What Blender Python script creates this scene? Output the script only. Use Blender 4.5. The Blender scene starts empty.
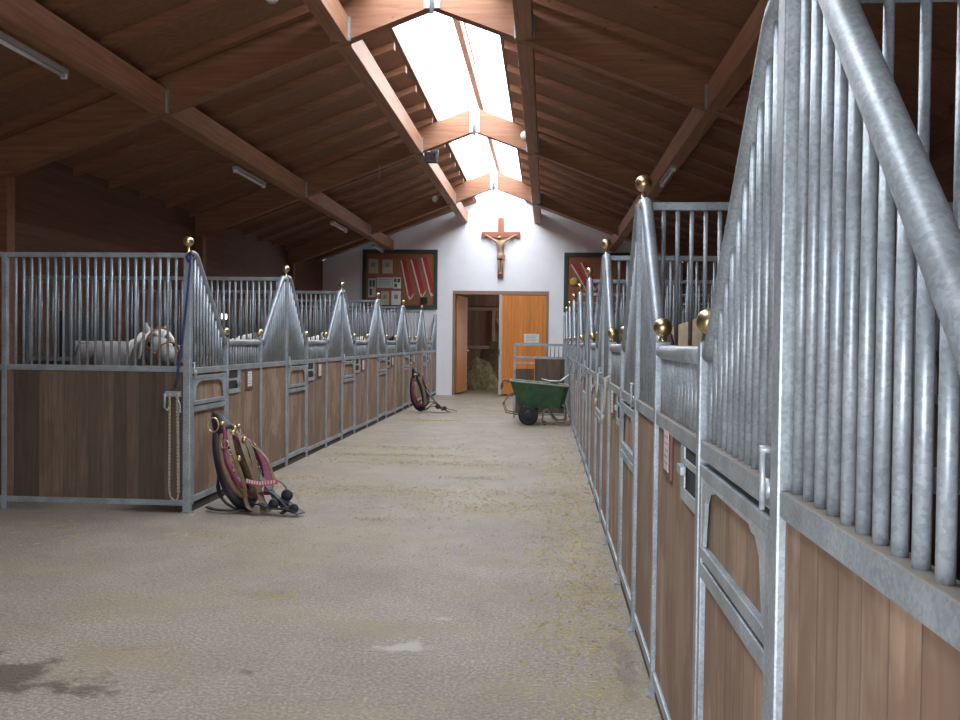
import bpy, bmesh, math, random
from mathutils import Vector, Matrix, Quaternion
random.seed(7)
SC = bpy.context.scene
COL = SC.collection
PI = math.pi

# ------------------------------------------------------------------ materials
def nodes(name):
    m = bpy.data.materials.new(name); m.use_nodes = True
    nt = m.node_tree
    b = nt.nodes['Principled BSDF']
    return m, nt, b
def N(nt, t, **kw):
    n = nt.nodes.new(t)
    for k, v in kw.items(): setattr(n, k, v)
    return n
def ramp(nt, stops):
    r = N(nt, 'ShaderNodeValToRGB')
    e = r.color_ramp.elements
    e[0].position, e[0].color = stops[0][0], (*stops[0][1], 1)
    e[1].position, e[1].color = stops[-1][0], (*stops[-1][1], 1)
    for p, c in stops[1:-1]:
        x = e.new(p); x.color = (*c, 1)
    return r
def mixc(nt, fac, a, b, mode='MIX'):
    n = N(nt, 'ShaderNodeMix', data_type='RGBA', blend_type=mode)
    for s, v in ((n.inputs[0], fac), (n.inputs[6], a), (n.inputs[7], b)):
        if hasattr(v, 'links') or isinstance(v, bpy.types.NodeSocket): nt.links.new(v, s)
        elif isinstance(v, (int, float)): s.default_value = v
        else: s.default_value = (*v, 1)
    return n.outputs[2]
def noise(nt, vec, scale, detail=3, rough=.55, stretch=None):
    if stretch:
        mp = N(nt, 'ShaderNodeMapping'); mp.inputs['Scale'].default_value = stretch
        nt.links.new(vec, mp.inputs['Vector']); vec = mp.outputs[0]
    n = N(nt, 'ShaderNodeTexNoise'); n.inputs['Scale'].default_value = scale
    n.inputs['Detail'].default_value = detail; n.inputs['Roughness'].default_value = rough
    nt.links.new(vec, n.inputs['Vector'])
    return n.outputs['Fac']
def bump(nt, b, h, strength=.3, dist=.01):
    n = N(nt, 'ShaderNodeBump'); n.inputs['Strength'].default_value = strength; n.inputs['Distance'].default_value = dist
    nt.links.new(h, n.inputs['Height']); nt.links.new(n.outputs[0], b.inputs['Normal'])
def plain(name, col, rough=.6, metal=0., var=.12, scale=8, bumps=0.):
    m, nt, b = nodes(name)
    tc = N(nt, 'ShaderNodeTexCoord').outputs['Object']
    f = noise(nt, tc, scale)
    d = tuple(c*(1-var) for c in col); l = tuple(min(1, c*(1+var)) for c in col)
    r = ramp(nt, [(.3, d), (.7, l)]); nt.links.new(f, r.inputs[0])
    nt.links.new(r.outputs[0], b.inputs['Base Color'])
    b.inputs['Roughness'].default_value = rough; b.inputs['Metallic'].default_value = metal
    if bumps: bump(nt, b, noise(nt, tc, scale*6), bumps)
    return m
def galv(name, base=(.335,.375,.41), dust=None):
    m, nt, b = nodes(name)
    tc = N(nt, 'ShaderNodeTexCoord').outputs['Object']
    v = N(nt, 'ShaderNodeTexVoronoi'); v.inputs['Scale'].default_value = 120; nt.links.new(tc, v.inputs['Vector'])
    bw = N(nt, 'ShaderNodeRGBToBW'); nt.links.new(v.outputs['Color'], bw.inputs[0])
    r = ramp(nt, [(.2, tuple(c*.86 for c in base)), (.8, tuple(c*1.14 for c in base))]); nt.links.new(bw.outputs[0], r.inputs[0])
    f = noise(nt, tc, 5, 4)
    r2 = ramp(nt, [(.35, (.75,.75,.74)), (.65, (1.1,1.1,1.1))]); nt.links.new(f, r2.inputs[0])
    c = mixc(nt, 1., r.outputs[0], r2.outputs[0], 'MULTIPLY')
    b.inputs['Metallic'].default_value = .32; b.inputs['Roughness'].default_value = .4
    if dust:
        ge = N(nt, 'ShaderNodeNewGeometry'); sx = N(nt, 'ShaderNodeSeparateXYZ'); nt.links.new(ge.outputs['Normal'], sx.inputs[0])
        mr = N(nt, 'ShaderNodeMapRange'); mr.inputs[1].default_value = .6; mr.inputs[2].default_value = .95
        nt.links.new(sx.outputs[2], mr.inputs[0])
        dn = noise(nt, tc, 14, 4); mu = N(nt, 'ShaderNodeMath', operation='MULTIPLY'); mu.use_clamp = True
        m2 = N(nt, 'ShaderNodeMath', operation='MULTIPLY'); m2.inputs[1].default_value = 1.7
        nt.links.new(dn, m2.inputs[0]); nt.links.new(m2.outputs[0], mu.inputs[0]); nt.links.new(mr.outputs[0], mu.inputs[1])
        c = mixc(nt, mu.outputs[0], c, dust)
        inv = N(nt, 'ShaderNodeMath', operation='MULTIPLY_ADD'); inv.inputs[1].default_value = -.3; inv.inputs[2].default_value = .32
        nt.links.new(mu.outputs[0], inv.inputs[0]); nt.links.new(inv.outputs[0], b.inputs['Metallic'])
    nt.links.new(c, b.inputs['Base Color'])
    return m
def planks(name, dark, light, axis=1, width=.125, grain=2, stain=None, rough=.65, seam=.35, vari=.35):
    """boards laid side by side along `axis`, their grain running along `grain`"""
    m, nt, b = nodes(name)
    tc = N(nt, 'ShaderNodeTexCoord').outputs['Object']
    oi = N(nt, 'ShaderNodeObjectInfo').outputs['Random']
    sx = N(nt, 'ShaderNodeSeparateXYZ'); nt.links.new(tc, sx.inputs[0])
    dv = N(nt, 'ShaderNodeMath', operation='DIVIDE'); dv.inputs[1].default_value = width; nt.links.new(sx.outputs[axis], dv.inputs[0])
    fl = N(nt, 'ShaderNodeMath', operation='FLOOR'); nt.links.new(dv.outputs[0], fl.inputs[0])
    fr = N(nt, 'ShaderNodeMath', operation='FRACT'); nt.links.new(dv.outputs[0], fr.inputs[0])
    ad = N(nt, 'ShaderNodeMath', operation='MULTIPLY_ADD'); ad.inputs[1].default_value = 91.7; nt.links.new(oi, ad.inputs[0]); nt.links.new(fl.outputs[0], ad.inputs[2])
    wn = N(nt, 'ShaderNodeTexWhiteNoise', noise_dimensions='1D'); nt.links.new(ad.outputs[0], wn.inputs['W'])
    st = [14., 14., 14.]; st[grain] = .9
    off = N(nt, 'ShaderNodeVectorMath', operation='ADD'); nt.links.new(tc, off.inputs[0])
    cb = N(nt, 'ShaderNodeCombineXYZ')
    for i in range(3): nt.links.new(ad.outputs[0], cb.inputs[i])
    nt.links.new(cb.outputs[0], off.inputs[1])
    g = noise(nt, off.outputs[0], 2.2, 5, .6, st)
    r = ramp(nt, [(.28, dark), (.72, light)]); nt.links.new(g, r.inputs[0])
    mr = N(nt, 'ShaderNodeMapRange'); mr.inputs[3].default_value = 1-vari; mr.inputs[4].default_value = 1+vari*.6; nt.links.new(wn.outputs[0], mr.inputs[0])
    c = N(nt, 'ShaderNodeVectorMath', operation='SCALE'); nt.links.new(r.outputs[0], c.inputs[0]); nt.links.new(mr.outputs[0], c.inputs['Scale'])
    c = c.outputs[0]
    if stain:
        s = noise(nt, tc, 2.6, 4, .6, (1.4,1.4,.8) if grain == 2 else None)
        rs = ramp(nt, [(.46, (0,0,0)), (.54, (1,1,1))]); nt.links.new(s, rs.inputs[0])
        sm = N(nt, 'ShaderNodeMath', operation='MULTIPLY'); sm.inputs[1].default_value = stain[1]; nt.links.new(rs.outputs[0], sm.inputs[0])
        c = mixc(nt, sm.outputs[0], c, stain[0], 'MIX')
    # seam
    a = N(nt, 'ShaderNodeMath', operation='SUBTRACT'); a.inputs[1].default_value = .5; nt.links.new(fr.outputs[0], a.inputs[0])
    ab = N(nt, 'ShaderNodeMath', operation='ABSOLUTE'); nt.links.new(a.outputs[0], ab.inputs[0])
    rs = ramp(nt, [(.465, (1,1,1)), (.49, (1-seam,)*3)]); nt.links.new(ab.outputs[0], rs.inputs[0])
    c = mixc(nt, 1., c, rs.outputs[0], 'MULTIPLY')
    nt.links.new(c, b.inputs['Base Color'])
    b.inputs['Roughness'].default_value = rough
    hm = N(nt, 'ShaderNodeMath', operation='MULTIPLY_ADD'); hm.inputs[1].default_value = .25; nt.links.new(g, hm.inputs[0]); nt.links.new(rs.outputs[0], hm.inputs[2])
    bump(nt, b, hm.outputs[0], .35, .006)
    return m
def timber(name, dark, light, grain=1, rough=.6):
    """solid beam with grain and knots"""
    m, nt, b = nodes(name)
    tc = N(nt, 'ShaderNodeTexCoord').outputs['Object']
    st = [9., 9., 9.]; st[grain] = .5
    g = noise(nt, tc, 2.5, 5, .6, st)
    r = ramp(nt, [(.3, dark), (.7, light)]); nt.links.new(g, r.inputs[0])
    kst = [1.6, 1.6, 1.6]; kst[grain] = 1.0
    v = N(nt, 'ShaderNodeTexVoronoi'); v.inputs['Scale'].default_value = 2.6
    mp = N(nt, 'ShaderNodeMapping'); mp.inputs['Scale'].default_value = kst; nt.links.new(tc, mp.inputs[0]); nt.links.new(mp.outputs[0], v.inputs['Vector'])
    kr = ramp(nt, [(.03, (.4,.3,.26)), (.075, (1,1,1))]); nt.links.new(v.outputs['Distance'], kr.inputs[0])
    c = mixc(nt, 1., r.outputs[0], kr.outputs[0], 'MULTIPLY')
    nt.links.new(c, b.inputs['Base Color']); b.inputs['Roughness'].default_value = rough
    bump(nt, b, g, .15, .004)
    return m

M = {}
M['galv'] = galv('galvanised steel')
M['galv_dust'] = galv('galvanised steel with dust', dust=(.30,.25,.20))
M['sheet'] = galv('galvanised sheet', (.43,.47,.50))
M['brass'] = plain('brass', (.60,.46,.26), .34, 1., .08)
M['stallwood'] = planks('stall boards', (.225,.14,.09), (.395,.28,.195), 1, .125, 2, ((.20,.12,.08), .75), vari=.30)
M['stallwood_x_shaded'] = planks('shaded partition boards', (.082,.052,.034), (.165,.112,.078), 0, .125, 2, ((.09,.06,.042), .4), vari=.45)  # same wood as the stall boards, shade put into a darker colour
M['plinth'] = plain('plinth wood', (.075,.045,.032), .8)
M['beam'] = timber('glulam rafter', (.20,.076,.033), (.33,.152,.08), 0)
M['beam_y'] = timber('purlin timber', (.24,.10,.048), (.39,.20,.115), 1)
M['joist'] = timber('small rafter timber', (.18,.07,.03), (.28,.125,.064), 0)
M['roofboards'] = planks('roof boards', (.18,.08,.04), (.28,.138,.074), 1, 1.105, 0, None, .75, .1, .12)
M['wallwood'] = planks('wall boards', (.105,.042,.022), (.155,.068,.038), 2, .16, 1, None, .7, .4, .22)
M['haywood'] = planks('hay room boards', (.25,.125,.08), (.34,.185,.12), 0, .14, 2, None, .75, .4, .25)
M['batten'] = timber('batten timber', (.36,.22,.15), (.48,.31,.22), 0)
M['plaster'] = plain('white plaster', (.89,.88,.92), .85, 0, .025, 3, .05)
M['dooror'] = planks('orange door boards', (.58,.17,.022), (.74,.27,.04), 0, .12, 2, None, .42, .35, .14)
M['dooror_y'] = planks('orange leaf boards', (.40,.12,.03), (.52,.18,.045), 1, .12, 2, None, .42, .35, .14)
M['doorframe'] = timber('door frame timber', (.26,.15,.10), (.36,.23,.16), 2)
M['edge'] = plain('pale door edge', (.50,.45,.40), .6)
M['white'] = plain('white enamel', (.82,.82,.80), .4, 0, .03)
M['lampglass'] = plain('opal lamp glass', (.80,.76,.66), .25, 0, .03)
M['tube'] = plain('fluorescent tube', (.60,.61,.61), .3, 0, .03)
M['lampbody'] = plain('lamp housing', (.36,.36,.36), .5, 0, .08)
M['black'] = plain('black leather', (.011,.011,.016), .5, 0, .3, 30, .2)
M['blackrub'] = plain('black rubber', (.018,.018,.018), .8, 0, .3, 20, .2)
M['maroon'] = plain('maroon padding', (.17,.022,.06), .65, 0, .2, 25, .2)
M['tan'] = plain('tan leather', (.155,.092,.048), .55, 0, .2, 25, .2)
M['olive'] = plain('olive canvas lining', (.125,.10,.055), .8, 0, .2, 25, .2)
M['red'] = plain('red cloth', (.42,.03,.035), .75, 0, .15)
M['redwhite'] = plain('white bead band', (.72,.55,.52), .6, 0, .1)
M['pink'] = plain('pink band', (.5,.08,.11), .6)
M['paper'] = plain('paper', (.72,.71,.66), .8, 0, .05)
M['paperg'] = plain('grey paper', (.52,.54,.54), .8, 0, .06)
M['paperb'] = plain('beige paper', (.52,.47,.36), .8, 0, .1)
M['print'] = plain('printed ink', (.09,.12,.08), .8, 0, .5, 40)
M['ink'] = plain('text ink', (.28,.27,.26), .8)
M['cardred'] = plain('dark red card frame', (.15,.06,.05), .5)
M['pinkpaper'] = plain('pinkish paper', (.60,.47,.45), .8, 0, .08)
M['gframe'] = plain('dark green frame', (.035,.055,.045), .5)
M['boardback'] = planks('notice board back', (.26,.10,.045), (.36,.15,.075), 0, .3, 2, None, .7, .1, .1)
M['barrow'] = plain('green barrow paint', (.030,.085,.036), .45, 0, .3, 6, .05)
M['barrowrim'] = plain('worn barrow rim', (.30,.30,.25), .6, 0, .2)
M['rust'] = plain('rusty tube', (.20,.15,.11), .6, .3, .35, 12)
M['blade'] = plain('aluminium shovel blade', (.66,.67,.66), .4, .3, .1)
M['shaft'] = plain('pale wood shaft', (.55,.46,.34), .6)
M['rope_blue'] = plain('blue rope', (.03,.04,.12), .8, 0, .3, 60)
M['rope'] = plain('natural rope', (.36,.31,.24), .85, 0, .3, 60, .3)
M['rope_white'] = plain('white rope', (.45,.43,.39), .85, 0, .15, 60, .3)
M['straw'] = plain('straw', (.50,.41,.20), .8, 0, .25, 3)
M['hay'] = plain('hay', (.33,.28,.13), .9, 0, .4, 14, .8)
M['bale'] = plain('hay bale', (.24,.20,.14), .95, 0, .4, 18, .9)
M['horse_grey'] = plain('grey coat', (.40,.38,.37), .7, 0, .14, 5)  # white coat toned down; shade on the body partly in the colour
M['horse_white'] = plain('white coat', (.78,.74,.70), .7, 0, .08, 5)
M['horse_chestnut'] = plain('chestnut coat', (.26,.12,.05), .6, 0, .2, 4)
M['horse_brown'] = plain('dark brown coat', (.10,.05,.03), .6, 0, .2, 4)
M['mane_white'] = plain('white mane', (.85,.80,.74), .8, 0, .12, 40)
M['mane_cream'] = plain('flaxen mane', (.78,.66,.48), .8, 0, .15, 40)
M['mane_dark'] = plain('dark mane', (.03,.02,.018), .8, 0, .2, 40)
M['halter'] = plain('orange brown halter', (.34,.12,.05), .6)
M['rug'] = plain('beige rug', (.58,.45,.31), .9, 0, .08, 20)
M['eye'] = plain('dark eye', (.01,.008,.008), .1, 0, 0)
M['cross'] = timber('cross wood', (.24,.075,.04), (.36,.13,.07), 2)
M['carving'] = plain('carved limewood', (.38,.24,.15), .55, 0, .15, 12)
M['backdoor'] = planks('dark stable door boards', (.045,.05,.058), (.075,.08,.09), 1, .14, 2, None, .6, .4, .2)
M['yellow'] = plain('yellow cloth', (.55,.38,.06), .7)
# glass of the skylight: clear ribbed sheet
mg, nt, b = nodes('skylight sheet')
nt.nodes.remove(b)
tr = N(nt, 'ShaderNodeBsdfTransparent'); tr.inputs[0].default_value = (.93,.95,.97,1)
gl = N(nt, 'ShaderNodeBsdfGlossy'); gl.inputs['Roughness'].default_value = .15
mx = N(nt, 'ShaderNodeMixShader'); mx.inputs[0].default_value = .05
nt.links.new(tr.outputs[0], mx.inputs[1]); nt.links.new(gl.outputs[0], mx.inputs[2])
nt.links.new(mx.outputs[0], nt.nodes['Material Output'].inputs[0])
M['glass'] = mg
# concrete floor with straw dust, stains and a rough broom finish
mf, nt, b = nodes('concrete floor')
tc = N(nt, 'ShaderNodeTexCoord').outputs['Object']
n1 = noise(nt, tc, .7, 6, .6); r1 = ramp(nt, [(.3, (.275,.224,.178)), (.7, (.375,.316,.258))]); nt.links.new(n1, r1.inputs[0])
n2 = noise(nt, tc, 48, 4, .75); r2 = ramp(nt, [(.36, (.66,.66,.66)), (.5, (.98,.98,.98)), (.66, (1.65,1.65,1.65))]); nt.links.new(n2, r2.inputs[0])  # concrete grain; its bright specks put skylight glints into the colour
c = mixc(nt, 1., r1.outputs[0], r2.outputs[0], 'MULTIPLY')
n3 = noise(nt, tc, 1.1, 5, .65, (.6,1.6,1)); r3 = ramp(nt, [(.50, (0,0,0)), (.66, (.7,.7,.7))]); nt.links.new(n3, r3.inputs[0])
c = mixc(nt, r3.outputs[0], c, (.355,.285,.17))
sx = N(nt, 'ShaderNodeSeparateXYZ'); nt.links.new(tc, sx.inputs[0])
def blob(cx, cy, rx, ry, w=.75):
    s = N(nt, 'ShaderNodeVectorMath', operation='SUBTRACT'); s.inputs[1].default_value = (cx, cy, 0); nt.links.new(tc, s.inputs[0])
    d = N(nt, 'ShaderNodeVectorMath', operation='DIVIDE'); d.inputs[1].default_value = (rx, ry, 1); nt.links.new(s.outputs[0], d.inputs[0])
    l = N(nt, 'ShaderNodeVectorMath', operation='LENGTH'); nt.links.new(d.outputs[0], l.inputs[0])
    a = N(nt, 'ShaderNodeMath', operation='MULTIPLY_ADD'); a.inputs[1].default_value = w*2
    nn = noise(nt, tc, 3.2, 5, .6); nt.links.new(nn, a.inputs[0]); nt.links.new(l.outputs['Value'], a.inputs[2])
    return a.outputs[0]
for (cx, cy, rx, ry, col, hi) in [(-2.85,4.38,3.1,1.05,(.12,.088,.066),.9), (-.74,4.97,.52,.42,(.60,.56,.50),.62), (-.60,5.5,.22,.22,(.60,.56,.50),.5),
                              (.42,4.9,.2,1.6,(.20,.15,.11),.55), (.25,7.6,.5,2.6,(.42,.34,.21),.75), (.1,12,.6,4,(.40,.33,.20),.7)]:
    rr = ramp(nt, [(.85, (hi,)*3), (1.35, (0,0,0))]); nt.links.new(blob(cx, cy, rx, ry), rr.inputs[0])
    c = mixc(nt, rr.outputs[0], c, col)
nt.links.new(c, b.inputs['Base Color'])
n4 = noise(nt, tc, 2.0, 4); r4 = ramp(nt, [(.35, (.30,)*3), (.65, (.52,)*3)]); nt.links.new(n4, r4.inputs[0]); nt.links.new(r4.outputs[0], b.inputs['Roughness'])
n5 = noise(nt, tc, 38, 4, .75); bump(nt, b, n5, 1., .02)
M['floor'] = mf

# ------------------------------------------------------------------ mesh builder
class MB:
    def __init__(s): s.bm = bmesh.new()
    def box(s, x0, x1, y0, y1, z0, z1, bev=0.):
        bm = bmesh.new()
        vs = [bm.verts.new((x, y, z)) for x in (x0, x1) for y in (y0, y1) for z in (z0, z1)]
        for f in ((0,1,3,2),(4,6,7,5),(0,4,5,1),(2,3,7,6),(0,2,6,4),(1,5,7,3)): bm.faces.new([vs[i] for i in f])
        bmesh.ops.recalc_face_normals(bm, faces=bm.faces)
        if bev: bmesh.ops.bevel(bm, geom=bm.edges[:], offset=bev, segments=2, affect='EDGES', profile=.6)
        s.add(bm); return s
    def add(s, bm, mat=None):
        if mat is not None: bmesh.ops.transform(bm, matrix=mat, verts=bm.verts)
        me = bpy.data.meshes.new('t'); bm.to_mesh(me); bm.free(); s.bm.from_mesh(me); bpy.data.meshes.remove(me)
    def tube(s, pts, r, seg=12, closed=False, cap=True):
        pts = [Vector(p) for p in pts]; n = len(pts)
        rs = r if isinstance(r, (list, tuple)) else [r]*n
        up = None; rings = []
        for i, p in enumerate(pts):
            if closed: t = pts[(i+1) % n]-pts[i-1]
            else: t = pts[min(i+1, n-1)]-pts[max(i-1, 0)]
            t.normalize()
            if up is None:
                up = Vector((0,0,1)) if abs(t.z) < .9 else Vector((1,0,0))
            a = t.cross(up)
            if a.length < 1e-5: a = t.orthogonal()
            a.normalize(); bb = a.cross(t); bb.normalize(); up = bb
            rings.append([s.bm.verts.new(p+(a*math.cos(2*PI*k/seg)+bb*math.sin(2*PI*k/seg))*rs[i]) for k in range(seg)])
        m = n if closed else n-1
        for i in range(m):
            A, B = rings[i], rings[(i+1) % n]
            for k in range(seg):
                try: f = s.bm.faces.new((A[k], A[(k+1) % seg], B[(k+1) % seg], B[k])); f.smooth = True
                except ValueError: pass
        if cap and not closed:
            s.bm.faces.new(rings[0][::-1]); s.bm.faces.new(rings[-1])
        return s
    def sphere(s, c, r, sub=3, scale=(1,1,1)):
        bm = bmesh.new(); bmesh.ops.create_icosphere(bm, subdivisions=sub, radius=r)
        for f in bm.faces: f.smooth = True
        s.add(bm, Matrix.Translation(c) @ Matrix.Diagonal((*scale, 1))); return s
    def lathe(s, prof, c=(0,0,0), axis='Z', seg=24):
        rings = []
        for (r, h) in prof:
            ring = []
            for k in range(seg):
                a = 2*PI*k/seg; u, v = r*math.cos(a), r*math.sin(a)
                p = (u, v, h) if axis == 'Z' else ((h, u, v) if axis == 'X' else (u, h, v))
                ring.append(s.bm.verts.new(Vector(c)+Vector(p)))
            rings.append(ring)
        for A, B in zip(rings, rings[1:]):
            for k in range(seg):
                f = s.bm.faces.new((A[k], A[(k+1) % seg], B[(k+1) % seg], B[k])); f.smooth = True
        for rg in (rings[0], rings[-1]): s.bm.faces.new(rg)
        return s
    def prism(s, pts, vec):
        vec = Vector(vec)
        a = [s.bm.verts.new(p) for p in pts]; b = [s.bm.verts.new(Vector(p)+vec) for p in pts]
        s.bm.faces.new(a[::-1]); s.bm.faces.new(b)
        n = len(a)
        for i in range(n): s.bm.faces.new((a[i], a[(i+1) % n], b[(i+1) % n], b[i]))
        return s
    def build(s, name, mat, parent=None, loc=None, kind=None):
        bmesh.ops.recalc_face_normals(s.bm, faces=s.bm.faces)
        me = bpy.data.meshes.new(name); s.bm.to_mesh(me); s.bm.free()
        me.materials.append(M[mat] if isinstance(mat, str) else mat)
        o = bpy.data.objects.new(name, me); COL.objects.link(o)
        if parent is not None: o.parent = parent
        if loc: o.location = loc
        if kind: o['kind'] = kind
        return o
def tag(o, label, cat, group=None):
    o['label'] = label; o['category'] = cat
    if group: o['group'] = group
    return o
def thing(name, label, cat, loc=(0,0,0), rotz=0, group=None):
    o = bpy.data.objects.new(name, None); COL.objects.link(o); o.empty_display_size = .1
    o.location = loc; o.rotation_euler = (0,0,rotz)
    return tag(o, label, cat, group)
def struct(name, mb, mat): return mb.build(name, mat, kind='structure')

# ------------------------------------------------------------------ dimensions
XC = -1.44                       # aisle centre, under the ridge
XL, XR = -3.398, .5245           # the two stall fronts
WL, WR = -7.0, 4.12              # side walls
YW, YB = 28.4, -1.25              # end wall, wall behind the camera
SL = .377                        # roof slope
ZB = 5.765                        # underside of rafters at the ridge
DL, DR, BL, BR = 8.6, 2.117, 3.3, 3.28
def zb(x, off=0.): return ZB+off-SL*abs(x-XC)

# ------------------------------------------------------------------ setting
struct('floor', MB().box(WL-.2, WR+.2, YB, 36.5, -.2, 0), 'floor')
# white end wall with the door opening
DX0, DX1, DZ = -2.90, .07, 3.24
mb = MB()
def gab(x): return zb(x, .48)
def wallpoly(x0, x1, z0, y0=YW, y1=YW+.25):
    xs = [x0]+([XC] if x0 < XC < x1 else [])+[x1]
    pts = [(x0, y0, z0), (x1, y0, z0)]+[(x, y0, gab(x)) for x in xs[::-1]]
    mb.prism(pts, (0, y1-y0, 0))
wallpoly(WL, DX0, 0); wallpoly(DX1, WR, 0); wallpoly(DX0, DX1, DZ)
struct('wall_end', mb, 'plaster')
YS = 1.5   # the skylight runs from here to the end wall
# left timber wall with the small twin vent openings (daylight shows through)
vy, vz = 19.62, 2.16
cells = [(vy-.23, vy-.05), (vy+.05, vy+.23)]
mb = MB()
ZT = zb(WL, .50)
mb.box(WL-.03, WL, YB, YW, 0, vz-.055).box(WL-.03, WL, YB, YW, vz+.055, ZT)
ys = [YB, cells[0][0], cells[0][1], cells[1][0], cells[1][1], YW]
for a, c2 in ((0,1),(2,3),(4,5)): mb.box(WL-.03, WL, ys[a], ys[c2], vz-.055, vz+.055)
struct('wall_left', mb, 'wallwood')
mb = MB()
for y0, y1 in cells: mb.box(WL-.02, WL-.015, y0, y1, vz-.055, vz+.055)
struct('window_1', mb, 'glass')
struct('wall_right', MB().box(WR, WR+.15, YB, YW, 0, zb(WR, .50)), 'wallwood')
# wall behind the camera with its open doorway
BDX0, BDX1, BDZ = -1.9, .42, 2.25
mb = MB()
wallpoly(WL, BDX0, 0, YB-.2, YB); wallpoly(BDX1, WR, 0, YB-.2, YB); wallpoly(BDX0, BDX1, BDZ, YB-.2, YB)
struct('wall_back', mb, 'wallwood')
# roof boarding either side of the skylight
SKL = .76
for nm, s in (('ceiling_left', -1), ('ceiling_right', 1)):
    x0, x1 = XC+s*SKL, XC+s*5.75
    mb = MB(); mb.prism([(x0, YB, zb(x0, .50)), (x1, YB, zb(x1, .50)), (x1, YB, zb(x1, .56)), (x0, YB, zb(x0, .56))], (0, YW+.3-YB, 0))
    mb.prism([(x0, YB, zb(x0, .50)), (x0, YB, zb(x0, .56)), (XC, YB, zb(XC, .56)), (XC, YB, zb(XC, .50))], (0, YS-YB, 0))
    struct(nm, mb, 'roofboards')
# skylight: curbs, ridge bar, glazing bars, sheets
ZR, ZE = 6.72, zb(XC+SKL, .66)
for s in (-1, 1):
    x = XC+s*SKL
    mb = MB().box(x-.03, x+.03, YS, YW, zb(x, .50), ZE)
    mb.build('trim_1' if s < 0 else 'trim_2', 'beam_y', kind='structure')
    mb = MB(); mb.prism([(x+s*.05, YS, ZE), (XC, YS, ZR), (XC, YS, ZR+.015), (x+s*.05, YS, ZE+.015)], (0, YW-YS, 0))
    mb.build('window_2' if s < 0 else 'window_3', 'glass', kind='structure')
struct('trim_3', MB().box(XC-.05, XC+.05, YS, YW, ZR-.12, ZR), 'beam_y')
struct('trim_4', MB().box(XC+.10, XC+.13, YS, YW, ZR-.13, ZR-.09), 'batten')
mb = MB(); mb.prism([(XC-SKL, YS-.06, zb(XC-SKL,.5)), (XC+SKL, YS-.06, zb(XC-SKL,.5)), (XC+SKL, YS-.06, ZE), (XC, YS-.06, ZR+.02), (XC-SKL, YS-.06, ZE)], (0,.06,0)); struct('trim_8', mb, 'beam_y')
# roof timbers
FR = [4.7, 11.33, 18.0, 24.6]
for i, y in enumerate(FR):
    rt = bpy.data.objects.new('roof_frame', None); COL.objects.link(rt); rt.location = (XC, y, ZB)
    rt['kind'] = 'structure'
    for s in (-1, 1):
        mb = MB(); L = 5.56 if s < 0 else 5.5
        mb.prism([(0, -.09, 0), (s*L, -.09, -SL*L), (s*L, -.09, -SL*L+.46), (0, -.09, .46)], (0, .18, 0))
        mb.build('rafter', 'beam', rt)
    mb = MB().box(-.10, .10, -.115, -.09, -.03, .44)
    mb.build('ridge_plate', 'lampbody', rt)
    mb = MB().tube([(0, -.13, -.10), (0, -.13, .44)], .028, 12)
    mb.build('tie_rod', 'galv', rt)
    for s in (-1, 1):
        for l in (1.13, 3.42):
            x = s*l
            MB().box(x-.125 if s < 0 else x+.045-.17, x+.125, -.14, -.09, zb(XC+x)-ZB+.012, zb(XC+x)-ZB+.30).build('joist_hanger', 'galv', rt)
yb = [YB]+FR+[YW]
for s in (-1, 1):
    for l in (1.13, 3.42):
        x = XC+s*l
        for a, c2 in zip(yb, yb[1:]):
            y0 = a+(.09 if a != YB else 0); y1 = c2-(.09 if c2 != YW else 0)
            z = zb(x)
            MB().box(x-.10, x+.10, y0, y1, z, z+.31, .008).build('purlin', 'beam_y', kind='structure')
y = -1.9-3.3
k = 0
yy = []
y = 11.0-1.105*12
while y < YW-.3:
    yy.append(y); y += 1.105
for y in yy:
    for s in (-1, 1):
        x0, x1 = XC+s*(SKL+.03), XC+s*5.55
        mb = MB(); mb.prism([(x0, y-.065, zb(x0, .39)), (x1, y-.065, zb(x1, .39)), (x1, y-.065, zb(x1, .50)), (x0, y-.065, zb(x0, .50))], (0, .13, 0))
        mb.build('small_rafter', 'joist', kind='structure')
# wall posts on the timber wall
for y in (4.7, 11.33, 18.0, 24.6):
    MB().box(WL, WL+.16, y-.09, y+.09, 0, zb(WL+.08)+.02, .006).build('wall_post', 'joist', kind='structure')
# dark outside doors at the back of the left stalls
for i in range(6):
    y0 = DL+BL*i+.9
    d = bpy.data.objects.new('door_%d' % (i+3), None); COL.objects.link(d); d.location = (WL, y0, 0); d['kind'] = 'structure'
    if i == 3: y0 += .0
    MB().box(.005, .05, 0, 1.5, .03, 1.25, .006).build('door_leaf', 'backdoor', d)
    MB().box(.005, .05, 0, 1.5, 1.27, 2.05, .006).build('door_leaf', 'backdoor', d)
# hay room beyond the door
mb = MB().box(-4.6, 2.4, 36.0, 36.15, 0, 4.6)
struct('wall_hayroom', mb, 'haywood')
struct('wall_hayroom_left', MB().box(-4.75, -4.6, YW+.25, 36.15, 0, 4.6), 'haywood')
mb = MB().box(2.4, 2.55, YW+.25, 33, 0, 4.6).box(2.4, 2.55, 35.2, 36.15, 0, 4.6).box(2.4, 2.55, 33, 35.2, 0, 1.4).box(2.4, 2.55, 33, 35.2, 2.7, 4.6)  # window opening out of view, added to let sky light into the hay room
struct('wall_hayroom_right', mb, 'haywood')
struct('ceiling_hayroom', MB().box(-4.75, 2.55, YW+.25, 36.15, 4.6, 4.75), 'haywood')
for z, x0, x1 in ((2.95,-4.6,2.4),(1.45,-4.6,2.4),(.62,-4.6,2.4)):
    MB().box(x0, x1, 35.9, 36, z-.06, z+.06).build('trim_5', 'batten', kind='structure')
MB().box(-2.12, -2.0, 35.88, 35.99, 1.5, 2.9).build('trim_6', 'batten', kind='structure')
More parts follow.
